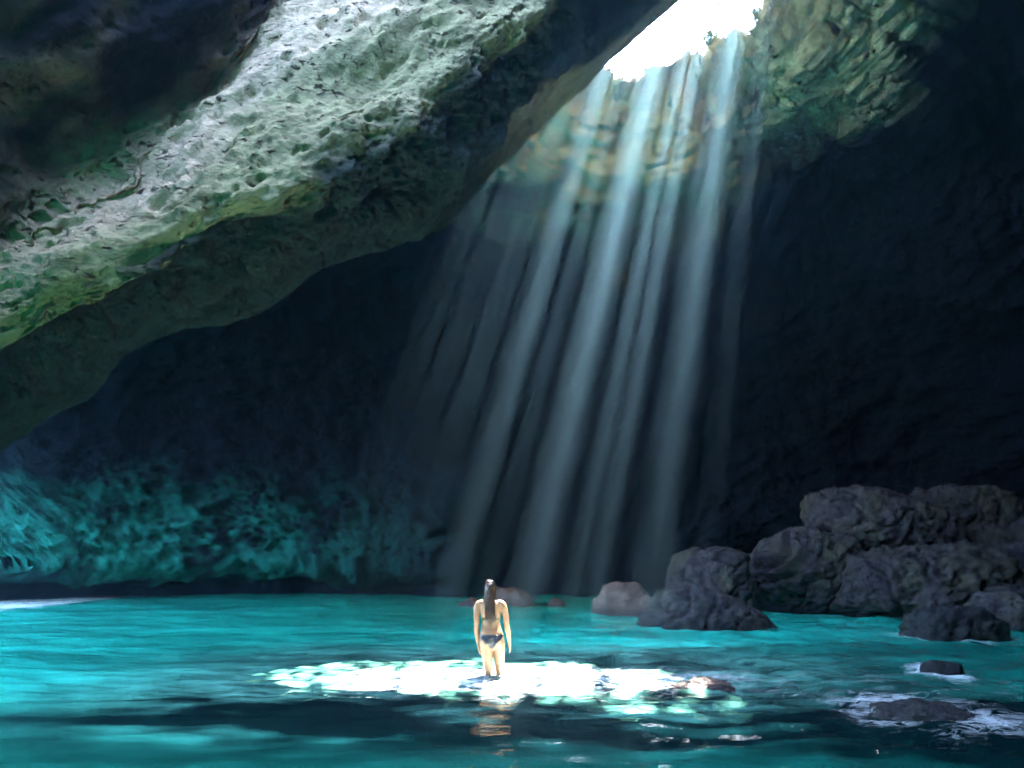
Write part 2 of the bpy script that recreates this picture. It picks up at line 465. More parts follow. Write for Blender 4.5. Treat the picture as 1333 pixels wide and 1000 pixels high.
def seabed():
    xs = stretch_axis(-22, 20, 380, 600); ys = stretch_axis(-4, 28, 330, 600)
    X, Y = np.meshgrid(xs, ys)
    Z = bed_z(X, Y)
    far = np.maximum(np.maximum(-22 - X, X - 20), np.maximum(-4 - Y, Y - 28))
    Z = Z - np.clip(far, 0, 60) * 0.08
    me = mesh_np('seabed', np.stack([X, Y, Z], -1).reshape(-1, 3), grid_faces(*X.shape))
    k = NT('pale_sand')
    co = k.new('ShaderNodeTexCoord').outputs['Object']
    mp = k.new('ShaderNodeMapping', i_Vector=co, i_Scale=(0.6, 1.0, 1)).outputs[0]
    n1 = k.noise(mp, 0.55, 6, 0.6, 0.5); n2 = k.noise(co, 4, 5, 0.65)
    col = k.mix(k.ramp(n2, [(0.35, 0.0), (0.7, 1.0)]), (0.24, 0.23, 0.19), (0.34, 0.33, 0.28))
    col = k.mix(k.ramp(n1, [(0.50, 0.0), (0.60, 0.9)]), col, (0.05, 0.06, 0.05))     # weedy stones
    dry = k.new('ShaderNodeMapRange', i_1=0.02, i_2=0.12); k.lk(k.new('ShaderNodeSeparateXYZ', i_Vector=co).outputs['Z'], dry.inputs[0])
    col = k.mix(dry.outputs[0], col, (0.30, 0.28, 0.23))                              # dry white sand on the beach
    b = k.new('ShaderNodeBsdfPrincipled', i_Base_Color=col, i_Roughness=0.9)
    bp = k.new('ShaderNodeBump', i_Height=n2, i_Strength=0.5, i_Distance=0.1)
    k.lk(bp.outputs[0], b.inputs['Normal'])
    k.lk(b.outputs[0], k.out.inputs['Surface'])
    return struct(link('seabed', me, k.m))
seabed_o = seabed()

FOAM = []                                              # (x, y, radius) of rocks that stir up foam
def water_z(x, y):
    sh = np.shape(x)
    p = np.stack([np.ravel(x), np.ravel(y), np.zeros(np.size(x))], 1)
    r = smooth(-3, 4, p[:, 0])                         # rougher toward the boulders
    z = 0.030 * fbm(p * np.array([0.45, 0.9, 1]) + 3, 3, 0.5)
    z += (0.022 + 0.034 * r) * fbm(p * np.array([1.2, 2.2, 1]) + 8, 4, 0.55)
    z += (0.007 + 0.010 * r) * fbm(p * np.array([4.2, 7.0, 1]) + 15, 2, 0.5)
    return z.reshape(sh)

def boulder_mesh(seed, size, sub=5, planes=13, rough=1.0, flat=0.0):
    r = np.random.default_rng(seed)
    bm = bmesh.new(); bmesh.ops.create_icosphere(bm, subdivisions=sub, radius=1)
    me = bpy.data.meshes.new('boulder'); bm.to_mesh(me); bm.free()
    n = len(me.vertices); co = np.empty(n * 3, np.float32); me.vertices.foreach_get('co', co)
    p = co.reshape(-1, 3).astype(float)
    p = p / ((np.abs(p) ** 3.6).sum(1) ** (1 / 3.6))[:, None]
    nn = r.normal(size=(planes, 3)); nn /= np.linalg.norm(nn, axis=1, keepdims=True)
    dd = r.uniform(0.72, 1.08, planes)
    c = (p / np.linalg.norm(p, axis=1, keepdims=True)) @ nn.T
    L0 = np.linalg.norm(p, axis=1)
    t = np.where(c > 0.05, dd / np.maximum(c, 0.05), 9)
    rad = -np.log(np.exp(-26 * t).sum(1) + math.exp(-26 * 1.4)) / 26
    p = p / L0[:, None] * np.minimum(rad, L0)[:, None]
    S = np.array(size)
    p = p * S
    q = p + seed * 3.7
    nrm = p / S ** 2; nrm /= np.linalg.norm(nrm, axis=1, keepdims=True)
    m = float(S.mean())
    d = 0.07 * m * fbm(q * (0.9 / m), 3) + rough * (0.07 * m * fbm(q * (2.2 / m), 4, 0.55, ridged=True) + 0.05 * m * fbm(q * 5.0 / m ** 0.7, 4, 0.6))
    crk = np.abs(pnoise(q * (1.3 / m) + 55))
    d -= rough * 0.10 * m * smooth(0.07, 0.0, crk)          # open joints
    n2 = fbm(q * 4.2 / m ** 0.5 + 9, 3, 0.55)
    d -= rough * 0.055 * m ** 0.6 * smooth(0.2, 0.6, n2)
    p = p + nrm * d[:, None]
    me.vertices.foreach_set('co', p.astype(np.float32).ravel()); me.update()
    return me

def boulder(px0, px1, top, d, depth, mat, label, seed, bottom=None, rz=0.0, sub=5, tilt=0.0, rough=1.0, group=None, foam=0.0):
    """a boulder spanning px0..px1 of the photograph at distance d, its top at row top"""
    xc = ((px0 + px1) / 2 - 666.5) / F * d
    w = (px1 - px0) / F * d / 2
    zt = CAMZ + (HZ - top - (13 if d > 13 else 0)) / F * d
    zb = float(bed_z(np.array([xc]), np.array([d]))[0]) - 0.15 if bottom is None else bottom
    h = (zt - zb) / 2
    me = boulder_mesh(seed, (w * 1.06, depth, h * 1.08), sub, rough=rough)
    o = link('boulder', me, M[mat], loc=(xc, d, zb + h))
    o.rotation_euler = (0, tilt, rz)
    tag(o, label, 'boulder', group)
    if foam: FOAM.append((xc, d, w, foam))
    return o

boulder(826, 1012, 757, 14.3, 0.85, 'boulder', 'long flat-topped pale grey boulder lying in front of the boulder pile', 8, sub=6, rough=0.6, foam=.3)
boulder(776, 884, 757, 17.2, 0.8, 'boulder_red', 'low reddish brown boulder awash beside the long flat-topped boulder', 11)
boulder(870, 980, 712, 17.0, 0.9, 'boulder', 'rounded dark grey boulder behind the long flat-topped boulder', 21, sub=6)
boulder(978, 1110, 686, 18.2, 1.2, 'boulder', 'tall knobbly purple grey boulder between the rounded boulder and the big pale block', 31, sub=6, foam=.4)
boulder(1094, 1290, 700, 16.8, 1.4, 'boulder', 'big pale square-faced block at the front of the pile', 43, sub=6)
boulder(1060, 1225, 632, 18.6, 1.3, 'boulder', 'mossy greenish boulder resting on top of the pile', 53, bottom=1.6, sub=6, tilt=0.08)
boulder(1165, 1300, 630, 19.6, 1.3, 'boulder', 'domed mossy boulder leaning behind the topmost greenish boulder', 57, bottom=1.4, sub=6)
boulder(1190, 1420, 655, 19.4, 1.6, 'boulder', 'broad shadowed boulder under the topmost boulders', 63)
boulder(1280, 1400, 700, 17.2, 1.0, 'boulder', 'grey boulder wedged beside the big pale block', 71)
boulder(1262, 1390, 760, 14.2, 0.8, 'boulder', 'low rounded grey boulder at the foot of the pile', 83)
boulder(1186, 1290, 796, 12.6, 0.55, 'boulder_wet', 'small black wet boulder with a pale crest in front of the pile', 91, bottom=-0.4, rough=1.3, foam=.8)
boulder(1204, 1250, 863, 8.75, 0.18, 'boulder_wet', 'tiny black rock poking out of the rippling water', 97, sub=4, bottom=-0.22, foam=.7)
boulder(1120, 1280, 922, 6.5, 0.35, 'boulder_wet', 'wave-washed black rock with foam streaming around it', 101, bottom=-0.25, foam=0.55)
boulder(862, 950, 888, 7.9, 0.35, 'boulder_red', 'brown rock barely awash at the edge of the sunlit patch', 113, bottom=-0.28, foam=.3)
boulder(628, 716, 757, 20.2, 0.7, 'boulder_red', 'peaked reddish boulder at the foot of the light shafts', 121)
boulder(572, 640, 772, 19.8, 0.6, 'boulder_red', 'flat reddish rock beside the peaked reddish boulder', 131)
boulder(712, 756, 769, 19.8, 0.5, 'boulder_red', 'small reddish rock right beside the peaked reddish boulder', 141)

def build_water():
    xs = stretch_axis(-22, 20, 640, 900)
    t = np.linspace(0, 1, 470); yy = 1.0 / (1 / 2.0 + t * (1 / 27.0 - 1 / 2.0))
    k = np.geomspace(0.3, 900, 26)
    ys = np.concatenate([2 - k[::-1], yy, 27 + k])
    X, Y = np.meshgrid(xs, ys)
    Z = water_z(X, Y)
    far = np.maximum(np.maximum(-22 - X, X - 20), np.maximum(-4 - Y, Y - 27))
    Z = Z * (1 - smooth(0, 10, far))
    pts = np.stack([X, Y, Z], -1).reshape(-1, 3)
    me = mesh_np('water', pts, grid_faces(*X.shape))
    x, y = pts[:, 0], pts[:, 1]
    fo = np.zeros(len(pts))
    q = pts * np.array([1.0, 1.8, 0])
    for (fx, fy, fr, amt) in FOAM:
        rr = np.hypot((x - fx) / (fr * 1.9), (y - fy) / (fr * 1.5 + 0.2))
        fo = np.maximum(fo, 0.6 * amt * (1 - smooth(0.35, 1.15, rr)))
    fo = np.maximum(fo, 3.0 * np.exp(-(((x + 17.0) / 3.0) ** 4 + ((y - 21.8) / 3.4) ** 4)))  # bright highlight at the left waterline, painted in as foam
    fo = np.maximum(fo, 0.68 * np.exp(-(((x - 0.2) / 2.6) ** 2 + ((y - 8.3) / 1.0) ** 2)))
    fo = fo * 0.9 + 0.13 * smooth(1.5, 5, x) * smooth(14, 8, y) + 0.06
    fn = 0.5 + 0.5 * fbm(q * 1.1 + 50, 5, 0.6, ridged=True)
    attr(me, 'foam', np.clip(fo * np.clip(fn, 0, 2), 0, 2))
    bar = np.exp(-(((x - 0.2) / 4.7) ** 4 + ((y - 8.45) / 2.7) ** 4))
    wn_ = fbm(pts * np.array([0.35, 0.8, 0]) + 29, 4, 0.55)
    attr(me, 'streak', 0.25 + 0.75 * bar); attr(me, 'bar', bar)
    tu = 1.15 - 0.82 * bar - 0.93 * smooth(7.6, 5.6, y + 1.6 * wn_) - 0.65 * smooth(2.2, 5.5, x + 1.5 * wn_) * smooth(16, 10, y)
    tu = tu * (1 - 0.9 * smooth(19, 25, np.hypot(x - 1, y - 14)))                    # clear blue water outside the cave
    attr(me, 'turbid', np.clip(tu, 0.02, 1.8))
    k = NT('turquoise_water')
    co = k.new('ShaderNodeTexCoord').outputs['Object']
    mp = k.new('ShaderNodeMapping', i_Vector=co, i_Scale=(0.55, 1.0, 1)).outputs[0]
    n1 = k.noise(mp, 5.0, 4, 0.6, 0.3); n2 = k.noise(mp, 1.4, 3, 0.5)
    hgt = k.math('ADD', k.math('MULTIPLY', n1, 0.35), n2)
    bp = k.new('ShaderNodeBump', i_Height=hgt, i_Strength=0.45, i_Distance=0.12)
    gl = k.new('ShaderNodeBsdfGlossy', i_Roughness=0.04)
    gl.inputs['Color'].default_value = (1, 1, 1, 1)
    k.lk(bp.outputs[0], gl.inputs['Normal'])
    fr = k.new('ShaderNodeFresnel', i_IOR=1.33); k.lk(bp.outputs[0], fr.inputs['Normal'])
    mx = k.new('ShaderNodeMixShader'); k.lk(fr.outputs[0], mx.inputs[0]); k.lk(gl.outputs[0], mx.inputs[2])
    body = k.new('ShaderNodeBsdfDiffuse')          # deep clear water to milky turquoise where sediment hangs in it
    tb = k.noise(k.new('ShaderNodeMapping', i_Vector=co, i_Scale=(0.35, 1.0, 1)).outputs[0], 0.7, 5, 0.6, 0.8)
    ts = k.noise(k.new('ShaderNodeMapping', i_Vector=co, i_Scale=(0.30, 1.0, 1)).outputs[0], 6.5, 5, 0.65, 0.6)
    ta = k.new('ShaderNodeAttribute', attribute_name='turbid').outputs['Fac']
    tf = k.math('MULTIPLY', k.math('MULTIPLY', k.ramp(tb, [(0.34, 0.38), (0.58, 1.0)]), k.math('SUBTRACT', 1.0, k.math('MULTIPLY', k.ramp(ts, [(0.36, 1.0), (0.62, 0.0)]), k.new('ShaderNodeAttribute', attribute_name='streak').outputs['Fac']))), ta, True)
    pool_tint = k.mix(k.new('ShaderNodeAttribute', attribute_name='bar').outputs['Fac'], (0.022, 0.70, 0.50), (0.24, 0.64, 0.50))   # whiter tint over the bar, painted to whiten the sun pool
    bc = k.mix(tf, (0.0004, 0.0040, 0.0060), (0, 0, 0)); k.lk(pool_tint, bc.node.inputs[7])
    k.lk(bc, body.inputs[0])
    k.lk(body.outputs[0], mx.inputs[1])
    fa = k.new('ShaderNodeAttribute', attribute_name='foam').outputs['Fac']
    f1 = k.noise(mp, 7.0, 5, 0.65, 1.2); f2 = k.noise(mp, 1.7, 4, 0.6, 1.0)
    vein = k.math('SUBTRACT', 1.0, k.math('MULTIPLY', k.math('ABSOLUTE', k.math('SUBTRACT', f1, 0.5)), 5.0), True)
    lace = k.math('MULTIPLY', k.math('MULTIPLY', fa, vein), k.math('MULTIPLY', f2, 1.9))
    fm = k.ramp(lace, [(0.22, 0.0), (0.75, 1.0)])
    df = k.new('ShaderNodeBsdfDiffuse'); df.inputs[0].default_value = (0.75, 0.8, 0.8, 1)
    mx2 = k.new('ShaderNodeMixShader'); k.lk(k.math('MULTIPLY', fm, 0.85), mx2.inputs[0]); k.lk(mx.outputs[0], mx2.inputs[1]); k.lk(df.outputs[0], mx2.inputs[2])
    k.lk(mx2.outputs[0], k.out.inputs['Surface'])
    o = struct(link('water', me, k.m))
    return o
water = build_water()


# ------------------------------------------------------------------ tubes and lofts
def frames(pts):
    pts = np.asarray(pts, float)
    T = np.gradient(pts, axis=0); T /= np.linalg.norm(T, axis=1, keepdims=True) + 1e-9
    return T
def tube(pts, rad, n=12, ref=(0, 1, 0), cap=True):
    """tapered tube; rad is a list of r or (r_side, r_ref). returns verts, quads(+caps as degenerate rings)"""
    pts = np.asarray(pts, float); T = frames(pts)
    V = []; ref = np.array(ref, float)
    a = np.linspace(0, 2 * math.pi, n, endpoint=False)
    R = np.array([(r, r) if np.isscalar(r) else r for r in rad], float)
    if cap:
        pts = np.concatenate([[pts[0] - T[0] * R[0].mean() * 0.5], pts, [pts[-1] + T[-1] * R[-1].mean() * 0.5]])
        T = np.concatenate([[T[0]], T, [T[-1]]]); R = np.concatenate([[R[0] * 0.05], R, [R[-1] * 0.05]])
    for p, t, r in zip(pts, T, R):
        v = ref - t * (ref @ t)
        if np.linalg.norm(v) < 1e-3: v = np.array([0, 0, 1.0]) - t * t[2]
        v /= np.linalg.norm(v); u = np.cross(v, t)
        V.append(p + np.outer(np.cos(a) * r[0], u) + np.outer(np.sin(a) * r[1], v))
    return np.concatenate(V), grid_faces(len(pts), n, True)
def merge(parts):
    V, Q, k = [], [], 0
    for v, q in parts:
        V.append(v); Q.append(q + k); k += len(v)
    return np.concatenate(V), np.concatenate(Q)
def ball(c, r, n=16, m=12):
    th = np.linspace(0.02, math.pi - 0.02, m); ph = np.linspace(0, 2 * math.pi, n, endpoint=False)
    TH, PH = np.meshgrid(th, ph, indexing='ij')
    V = np.stack([np.sin(TH) * np.cos(PH), np.sin(TH) * np.sin(PH), np.cos(TH)], -1).reshape(-1, 3) * np.array(r) + np.array(c)
    return V, grid_faces(m, n, True)

# ------------------------------------------------------------------ unseen trees added above the skylight to cut the sun into shafts
def simple_mat(name, c1, c2, scale=6, rough=0.8, spec=0.3):
    k = NT(name)
    co = k.new('ShaderNodeTexCoord').outputs['Object']
    n = k.noise(co, scale, 5, 0.6)
    col = k.mix(k.ramp(n, [(0.35, 0.0), (0.68, 1.0)]), c1, c2)
    b = k.new('ShaderNodeBsdfPrincipled', i_Base_Color=col, i_Roughness=rough)
    b.inputs['Specular IOR Level'].default_value = spec
    k.lk(b.outputs[0], k.out.inputs['Surface'])
    return k.m
M['bark'] = simple_mat('bark', (0.07, 0.055, 0.04), (0.16, 0.13, 0.10), 12)
M['leaf'] = simple_mat('dry_leaf', (0.10, 0.085, 0.05), (0.16, 0.135, 0.085), 3)
def tree(x0, width, label, seed, t_a=0.2, t_b=1.0, cover=2.0, y_in=14.3, y_out=20.2):
    r = np.random.default_rng(seed)
    root = bpy.data.objects.new('shaft_tree', None); COL.objects.link(root)
    zs = 15.7
    def at(y, z):                                      # keeps a stem edge-on to the camera so the shafts stay apart
        return x0 + (x0 + 0.4) / 9.33 * (y - 0.508 * z - 8.55) + 0.257 * z
    base = np.array([at(y_in - 1.3, zs), y_in - 1.3, zs])
    root.location = base
    path = []
    for t, (y, z) in zip(np.linspace(0, 1, 6), [(y_in - 1.3, zs - 0.3), (y_in - 0.9, zs + 0.7), (y_in + 0.8, zs + 1.5), (y_in + 3, zs + 2.1), (y_in + 5, zs + 2.5), (y_out, zs + 2.7)]):
        path.append(np.array([at(y, z) + r.normal() * 0.03, y, z]) - base)
    pp = cr(np.array(path), 24)
    v, q = tube(pp, np.linspace(0.07, 0.015, 24), 8, (1, 0, 0))
    link('trunk', mesh_np('trunk', v, q), M['bark'], root)
    # limbs run along the trunk, leaves fill a slender crown
    n = int(cover * width * 6.5 * (t_b - t_a) / 0.0045)        # leaf area over the crown's shadow
    t = r.uniform(t_a, t_b, n); c = pp[(t * 23).astype(int)]
    clump = 0.75 + 0.25 * np.sin(t * 19 + seed)
    off = r.normal(size=(n, 3)) * np.array([width * 0.40, 0.5, 0.35]) * clump[:, None]
    c = c + off
    ax = r.normal(size=(n, 3)); ax /= np.linalg.norm(ax, axis=1, keepdims=True)
    bx = np.cross(ax, r.normal(size=(n, 3))); bx /= np.linalg.norm(bx, axis=1, keepdims=True)
    L = r.uniform(0.07, 0.14, n)[:, None]; W = L * 0.4
    lv = np.stack([c - ax * L, c + bx * W, c + ax * L, c - bx * W], 1).reshape(-1, 3)
    link('crown', mesh_np('crown', lv, np.arange(4 * n).reshape(-1, 4)), M['leaf'], root)
    tag(root, label, 'tree', 'unseen trees added to split the sunlight')
    return root
for i, (x0, w, ta, tb_, cov, lab) in enumerate([
        (0.32, 0.44, 0.2, 1.0, 2.0, 'thin'), (1.18, 0.66, 0.2, 1.0, 2.2, 'bushy'), (1.98, 0.50, 0.2, 1.0, 3.2, 'broad'), (2.55, 0.6, 0.2, 1.0, 3.4, 'broad'),
        (3.2, 0.7, 0.2, 1.0, 3.4, 'broad'), (3.9, 0.7, 0.2, 1.0, 3.4, 'broad'), (-0.45, 0.50, 0.2, 1.0, 1.9, 'bushy'), (-0.80, 0.30, 0.2, 1.0, 2.2, 'thin'), (-1.45, 0.46, 0.2, 1.0, 2.0, 'bushy'),
        (-1.95, 0.55, 0.2, 1.0, 1.9, 'bushy'), (-2.5, 0.6, 0.2, 1.0, 2.2, 'broad'), (-3.05, 0.6, 0.2, 1.0, 2.6, 'broad'), (-3.6, 0.6, 0.2, 1.0, 3.0, 'broad'), (0.68, 0.08, 0.2, 0.8, 1.0, 'thin')]):
    tree(x0, w, lab + ' crowned unseen tree added over the roof opening to split the sunlight', 200 + i, ta, tb_, cov)

# ------------------------------------------------------------------ plants rooted on the rim of the skylight
M['grass'] = simple_mat('rim_leaf', (0.10, 0.17, 0.05), (0.20, 0.26, 0.09), 4)
def rim_point(px, py):
    """first rock met looking down the wall from (px, py) on the rim"""
    o = Vector(cam.location)
    for k in range(60):
        dr = Vector(P(px, py + 2 * k, 1.0)) - o
        ok, loc, nor, idx = dome.ray_cast(o, dr.normalized())
        if ok: return np.array(loc)
    return P(px, py, 16.5)
def rim_plant(px, py, size, label, seed, hang):
    r = np.random.default_rng(seed)
    b = rim_point(px, py)
    root = bpy.data.objects.new('rim_plant', None); COL.objects.link(root); root.location = b
    st = []; lc = []; la = []
    for i in range(7 if not hang else 4):
        a = r.uniform(0, 6.28); sp = r.uniform(0.2, 0.7) * size
        tip = np.array([math.cos(a) * sp, math.sin(a) * sp * 0.6 - 0.1 * size, (-1.6 if hang else 1.0) * size * r.uniform(0.5, 1.0)])
        mid = tip * np.array([0.8, 0.8, 0.35]) + np.array([0, -0.12 * size, 0.12 * size])
        pp = cr(np.array([[0, 0.05, -0.05], mid, tip]), 12)
        st.append(tube(pp, np.linspace(0.016, 0.005, 12) * (size / 0.5), 5, (1, 0, 0)))
        for t in np.linspace(0.25, 1, 26 if not hang else 12):
            c = pp[int(t * 11)] + r.normal(size=3) * 0.07 * size
            lc.append(c); la.append(r.normal(size=3))
    v, q = merge(st)
    link('stem', mesh_np('stem', v, q), M['bark'], root)
    lc = np.array(lc); la = np.array(la); la /= np.linalg.norm(la, axis=1, keepdims=True)
    lb = np.cross(la, r.normal(size=la.shape)); lb /= np.linalg.norm(lb, axis=1, keepdims=True)
    L = r.uniform(0.05, 0.11, len(lc))[:, None] * (size / 0.5) ** 0.5
    lv = np.stack([lc - la * L, lc + lb * L * 0.35, lc + la * L, lc - lb * L * 0.35], 1).reshape(-1, 3)
    link('foliage', mesh_np('foliage', lv, np.arange(len(lv)).reshape(-1, 4)), M['grass'], root)
    tag(root, label, 'plant', 'plants on the rim of the roof opening')
for i, a in enumerate([(925, 58, 0.30, 'leafy shrub on the sloping right edge of the skylight', False),
                       (985, 18, 0.35, 'large shrub high on the right edge of the skylight', False), (960, 70, 0.5, 'long trailing creeper below the right edge shrubs', True)]):
    rim_plant(a[0], a[1], a[2], a[3], 300 + i, a[4])

# ------------------------------------------------------------------ the bather
M['skin'] = simple_mat('skin', (0.21, 0.115, 0.062), (0.26, 0.15, 0.085), 9, 0.45, 0.4)
M['hair'] = simple_mat('hair', (0.022, 0.014, 0.010), (0.06, 0.035, 0.02), 30, 0.35, 0.5)
M['swim_dark'] = simple_mat('dark_swim_fabric', (0.010, 0.012, 0.018), (0.02, 0.022, 0.03), 40, 0.4, 0.5)
M['swim_olive'] = simple_mat('olive_swim_fabric', (0.020, 0.026, 0.008), (0.032, 0.036, 0.012), 40, 0.6, 0.3)
def bather():
    root = bpy.data.objects.new('person', None); COL.objects.link(root)
    zb = float(bed_z(np.array([WOMAN[0]]), np.array([WOMAN[1]]))[0])
    root.location = (WOMAN[0], WOMAN[1], zb)
    tag(root, 'long-haired person in dark bikini standing shin-deep in the sunlit patch, back turned', 'person')
    parts = []
    # torso (side half-width, front-back half-depth) rings from crotch to neck; she faces +y
    tz = [0.77, 0.81, 0.86, 0.91, 0.96, 1.01, 1.06, 1.11, 1.17, 1.23, 1.28, 1.32, 1.345, 1.37]
    tw = [0.100, 0.145, 0.163, 0.166, 0.155, 0.136, 0.122, 0.120, 0.130, 0.140, 0.148, 0.150, 0.120, 0.070]
    td = [0.080, 0.100, 0.108, 0.108, 0.100, 0.088, 0.080, 0.080, 0.088, 0.094, 0.092, 0.080, 0.065, 0.052]
    ty = [0.00, -0.005, -0.012, -0.015, -0.008, 0.004, 0.010, 0.008, 0.000, -0.006, -0.010, -0.012, -0.010, -0.004]
    parts.append(tube(np.stack([np.zeros(14), ty, tz], 1), list(zip(tw, td)), 24))
    for sx in (-1, 1):
        parts.append(ball((sx * 0.072, -0.062, 0.855), (0.085, 0.072, 0.085)))            # seat
        parts.append(ball((sx * 0.070, 0.075, 1.20), (0.058, 0.045, 0.055)))              # bust
        # leg
        hx = sx * 0.085; ft = sx * 0.070 + 0.012
        L = np.array([[hx, 0.0, 0.86], [hx * 0.98, 0.004, 0.74], [hx * 0.92, 0.008, 0.60], [hx * 0.86, 0.008, 0.50], [hx * 0.85, 0.004, 0.445],
                      [hx * 0.86, -0.008, 0.38], [hx * 0.86, -0.018, 0.30], [ft, -0.012, 0.19], [ft, -0.006, 0.10], [ft, -0.004, 0.045]])
        if sx > 0: L = L + np.array([0, 1, 0]) * np.interp(L[:, 2], [0.04, 0.45, 0.86], [0.07, 0.055, 0.0])[:, None]
        R = [(0.088, 0.092), (0.084, 0.088), (0.068, 0.074), (0.055, 0.058), (0.050, 0.054), (0.051, 0.056), (0.052, 0.058), (0.040, 0.043), (0.031, 0.034), (0.032, 0.038)]
        parts.append(tube(cr(L, 30), [tuple(x) for x in cr(np.array(R), 30)], 18))
        fy_ = 0.07 if sx > 0 else 0.0
        # foot
        parts.append(tube([[ft, fy_ - 0.05, 0.035], [ft, fy_, 0.042], [ft + sx * 0.004, fy_ + 0.08, 0.034], [ft + sx * 0.008, fy_ + 0.14, 0.022], [ft + sx * 0.008, fy_ + 0.18, 0.016]],
                          [(0.028, 0.030), (0.034, 0.036), (0.040, 0.028), (0.044, 0.020), (0.034, 0.013)], 14, (0, 0, 1)))
        # shoulder and arm
        A = np.array([[sx * 0.10, -0.008, 1.335], [sx * 0.160, -0.010, 1.315], [sx * 0.186, -0.014, 1.25], [sx * 0.197, -0.018, 1.13], [sx * 0.200, -0.016, 1.055],
                      [sx * 0.204, -0.002, 0.97], [sx * 0.205, 0.018, 0.875], [sx * 0.203, 0.026, 0.83]])
        swing = lambda z: np.clip(1.30 - np.asarray(z), 0, 1)
        def arm_pose(q):
            q = np.array(q, float); w_ = swing(q[:, 2]); q[:, 1] += (0.13 if sx > 0 else -0.02) * w_; q[:, 0] += (0.05 if sx > 0 else 0.012) * w_; q[:, 2] += 0.02 * (sx > 0) * w_
            return q
        A = arm_pose(A)
        R = [0.046, 0.049, 0.045, 0.038, 0.034, 0.035, 0.026, 0.023]
        parts.append(tube(cr(A, 26), list(cr(np.array(R), 26)), 14))
        # palm, four fingers and a thumb hanging relaxed, thumbs forward
        parts.append(tube(arm_pose([[sx * 0.203, 0.026, 0.835], [sx * 0.202, 0.032, 0.80], [sx * 0.199, 0.038, 0.765], [sx * 0.197, 0.040, 0.745]]),
                          [(0.017, 0.024), (0.016, 0.034), (0.015, 0.037), (0.012, 0.034)], 12))
        for fi, (fy, ln) in enumerate([(0.066, 0.068), (0.049, 0.076), (0.031, 0.071), (0.014, 0.056)]):
            b0 = np.array([sx * 0.197, fy, 0.752])
            fp = [b0, b0 + [0, 0.001, -0.45 * ln], b0 + [-sx * 0.006, 0.000, -0.75 * ln], b0 + [-sx * 0.014, -0.002, -ln]]
            parts.append(tube(arm_pose(fp), [0.0088, 0.0082, 0.0076, 0.0065], 8))
        b0 = np.array([sx * 0.200, 0.058, 0.805])
        parts.append(tube(arm_pose([b0, b0 + [-sx * 0.008, 0.022, -0.020], b0 + [-sx * 0.013, 0.030, -0.045], b0 + [-sx * 0.016, 0.031, -0.062]]), [0.013, 0.0105, 0.009, 0.0075], 8))
        parts.append(ball((sx * 0.0715, 0.008, 1.487), (0.010, 0.018, 0.030), 10, 8))      # ear
    parts.append(tube([[0, -0.004, 1.35], [0, 0.0, 1.39], [0, 0.008, 1.44]], [(0.054, 0.054), (0.046, 0.048), (0.046, 0.050)], 16))
    hp = np.array([[0, 0.030, 1.392], [0, 0.026, 1.415], [0, 0.018, 1.45], [0, 0.010, 1.49], [0, 0.004, 1.53], [0, 0.000, 1.565], [0, -0.002, 1.59], [0, -0.003, 1.602]])
    hr = [(0.026, 0.034), (0.044, 0.056), (0.060, 0.080), (0.069, 0.091), (0.071, 0.094), (0.064, 0.085), (0.045, 0.060), (0.022, 0.03)]
    parts.append(tube(cr(hp, 20), [tuple(x) for x in cr(np.array(hr), 20)], 24))
    parts.append(tube([[0, 0.098, 1.50], [0, 0.108, 1.475], [0, 0.112, 1.462]], [0.009, 0.012, 0.014], 8))   # nose
    parts.append(tube([[-0.022, 0.092, 1.432], [0, 0.099, 1.432], [0.022, 0.092, 1.432]], [0.006, 0.009, 0.006], 8, (0, 0, 1)))   # mouth
    for sx in (-1, 1): parts.append(ball((sx * 0.030, 0.084, 1.502), (0.013, 0.011, 0.009), 10, 8))             # eyes
    V, Q = merge(parts)
    me0 = mesh_np('body_raw', V, Q)
    tmp = bpy.data.objects.new('body_raw', me0); COL.objects.link(tmp)
    rm = tmp.modifiers.new('r', 'REMESH'); rm.mode = 'VOXEL'; rm.voxel_size = 0.0055; rm.use_smooth_shade = True
    sm_ = tmp.modifiers.new('s', 'SMOOTH'); sm_.factor = 0.5; sm_.iterations = 5
    dg = bpy.context.evaluated_depsgraph_get()
    ev = tmp.evaluated_get(dg)
    me = bpy.data.meshes.new_from_object(ev)
    bpy.data.objects.remove(tmp); bpy.data.meshes.remove(me0)
    me.name = 'body'
    me.materials.clear()
    # slight weight shift and turn of the head are baked into the stance
    n = len(me.vertices); co = np.empty(n * 3, np.float32); me.vertices.foreach_get('co', co); co = co.reshape(-1, 3)
    def stance(c):
        c = c.copy(); z = c[:, 2]
        c[:, 0] *= 0.92
        c[:, 0] += 0.032 * np.sin(np.clip(z, 0, 1.0) * 3.0) * 1.0 - 0.008 * smooth(1.0, 1.3, z) + 0.004
        return c
    no = np.empty(n * 3, np.float32); me.vertices.foreach_get('normal', no); no = no.reshape(-1, 3)
    nq = len(me.polygons); ls = np.empty(len(me.loops), np.int32); me.loops.foreach_get('vertex_index', ls)
    tot = np.empty(nq, np.int32); me.polygons.foreach_get('loop_total', tot)
    assert (tot == 4).all()
    F4 = ls.reshape(-1, 4)
    raw = co.astype(float)
    me.vertices.foreach_set('co', stance(raw).astype(np.float32).ravel()); me.update()
    body = link('body', me, M['skin'], root)
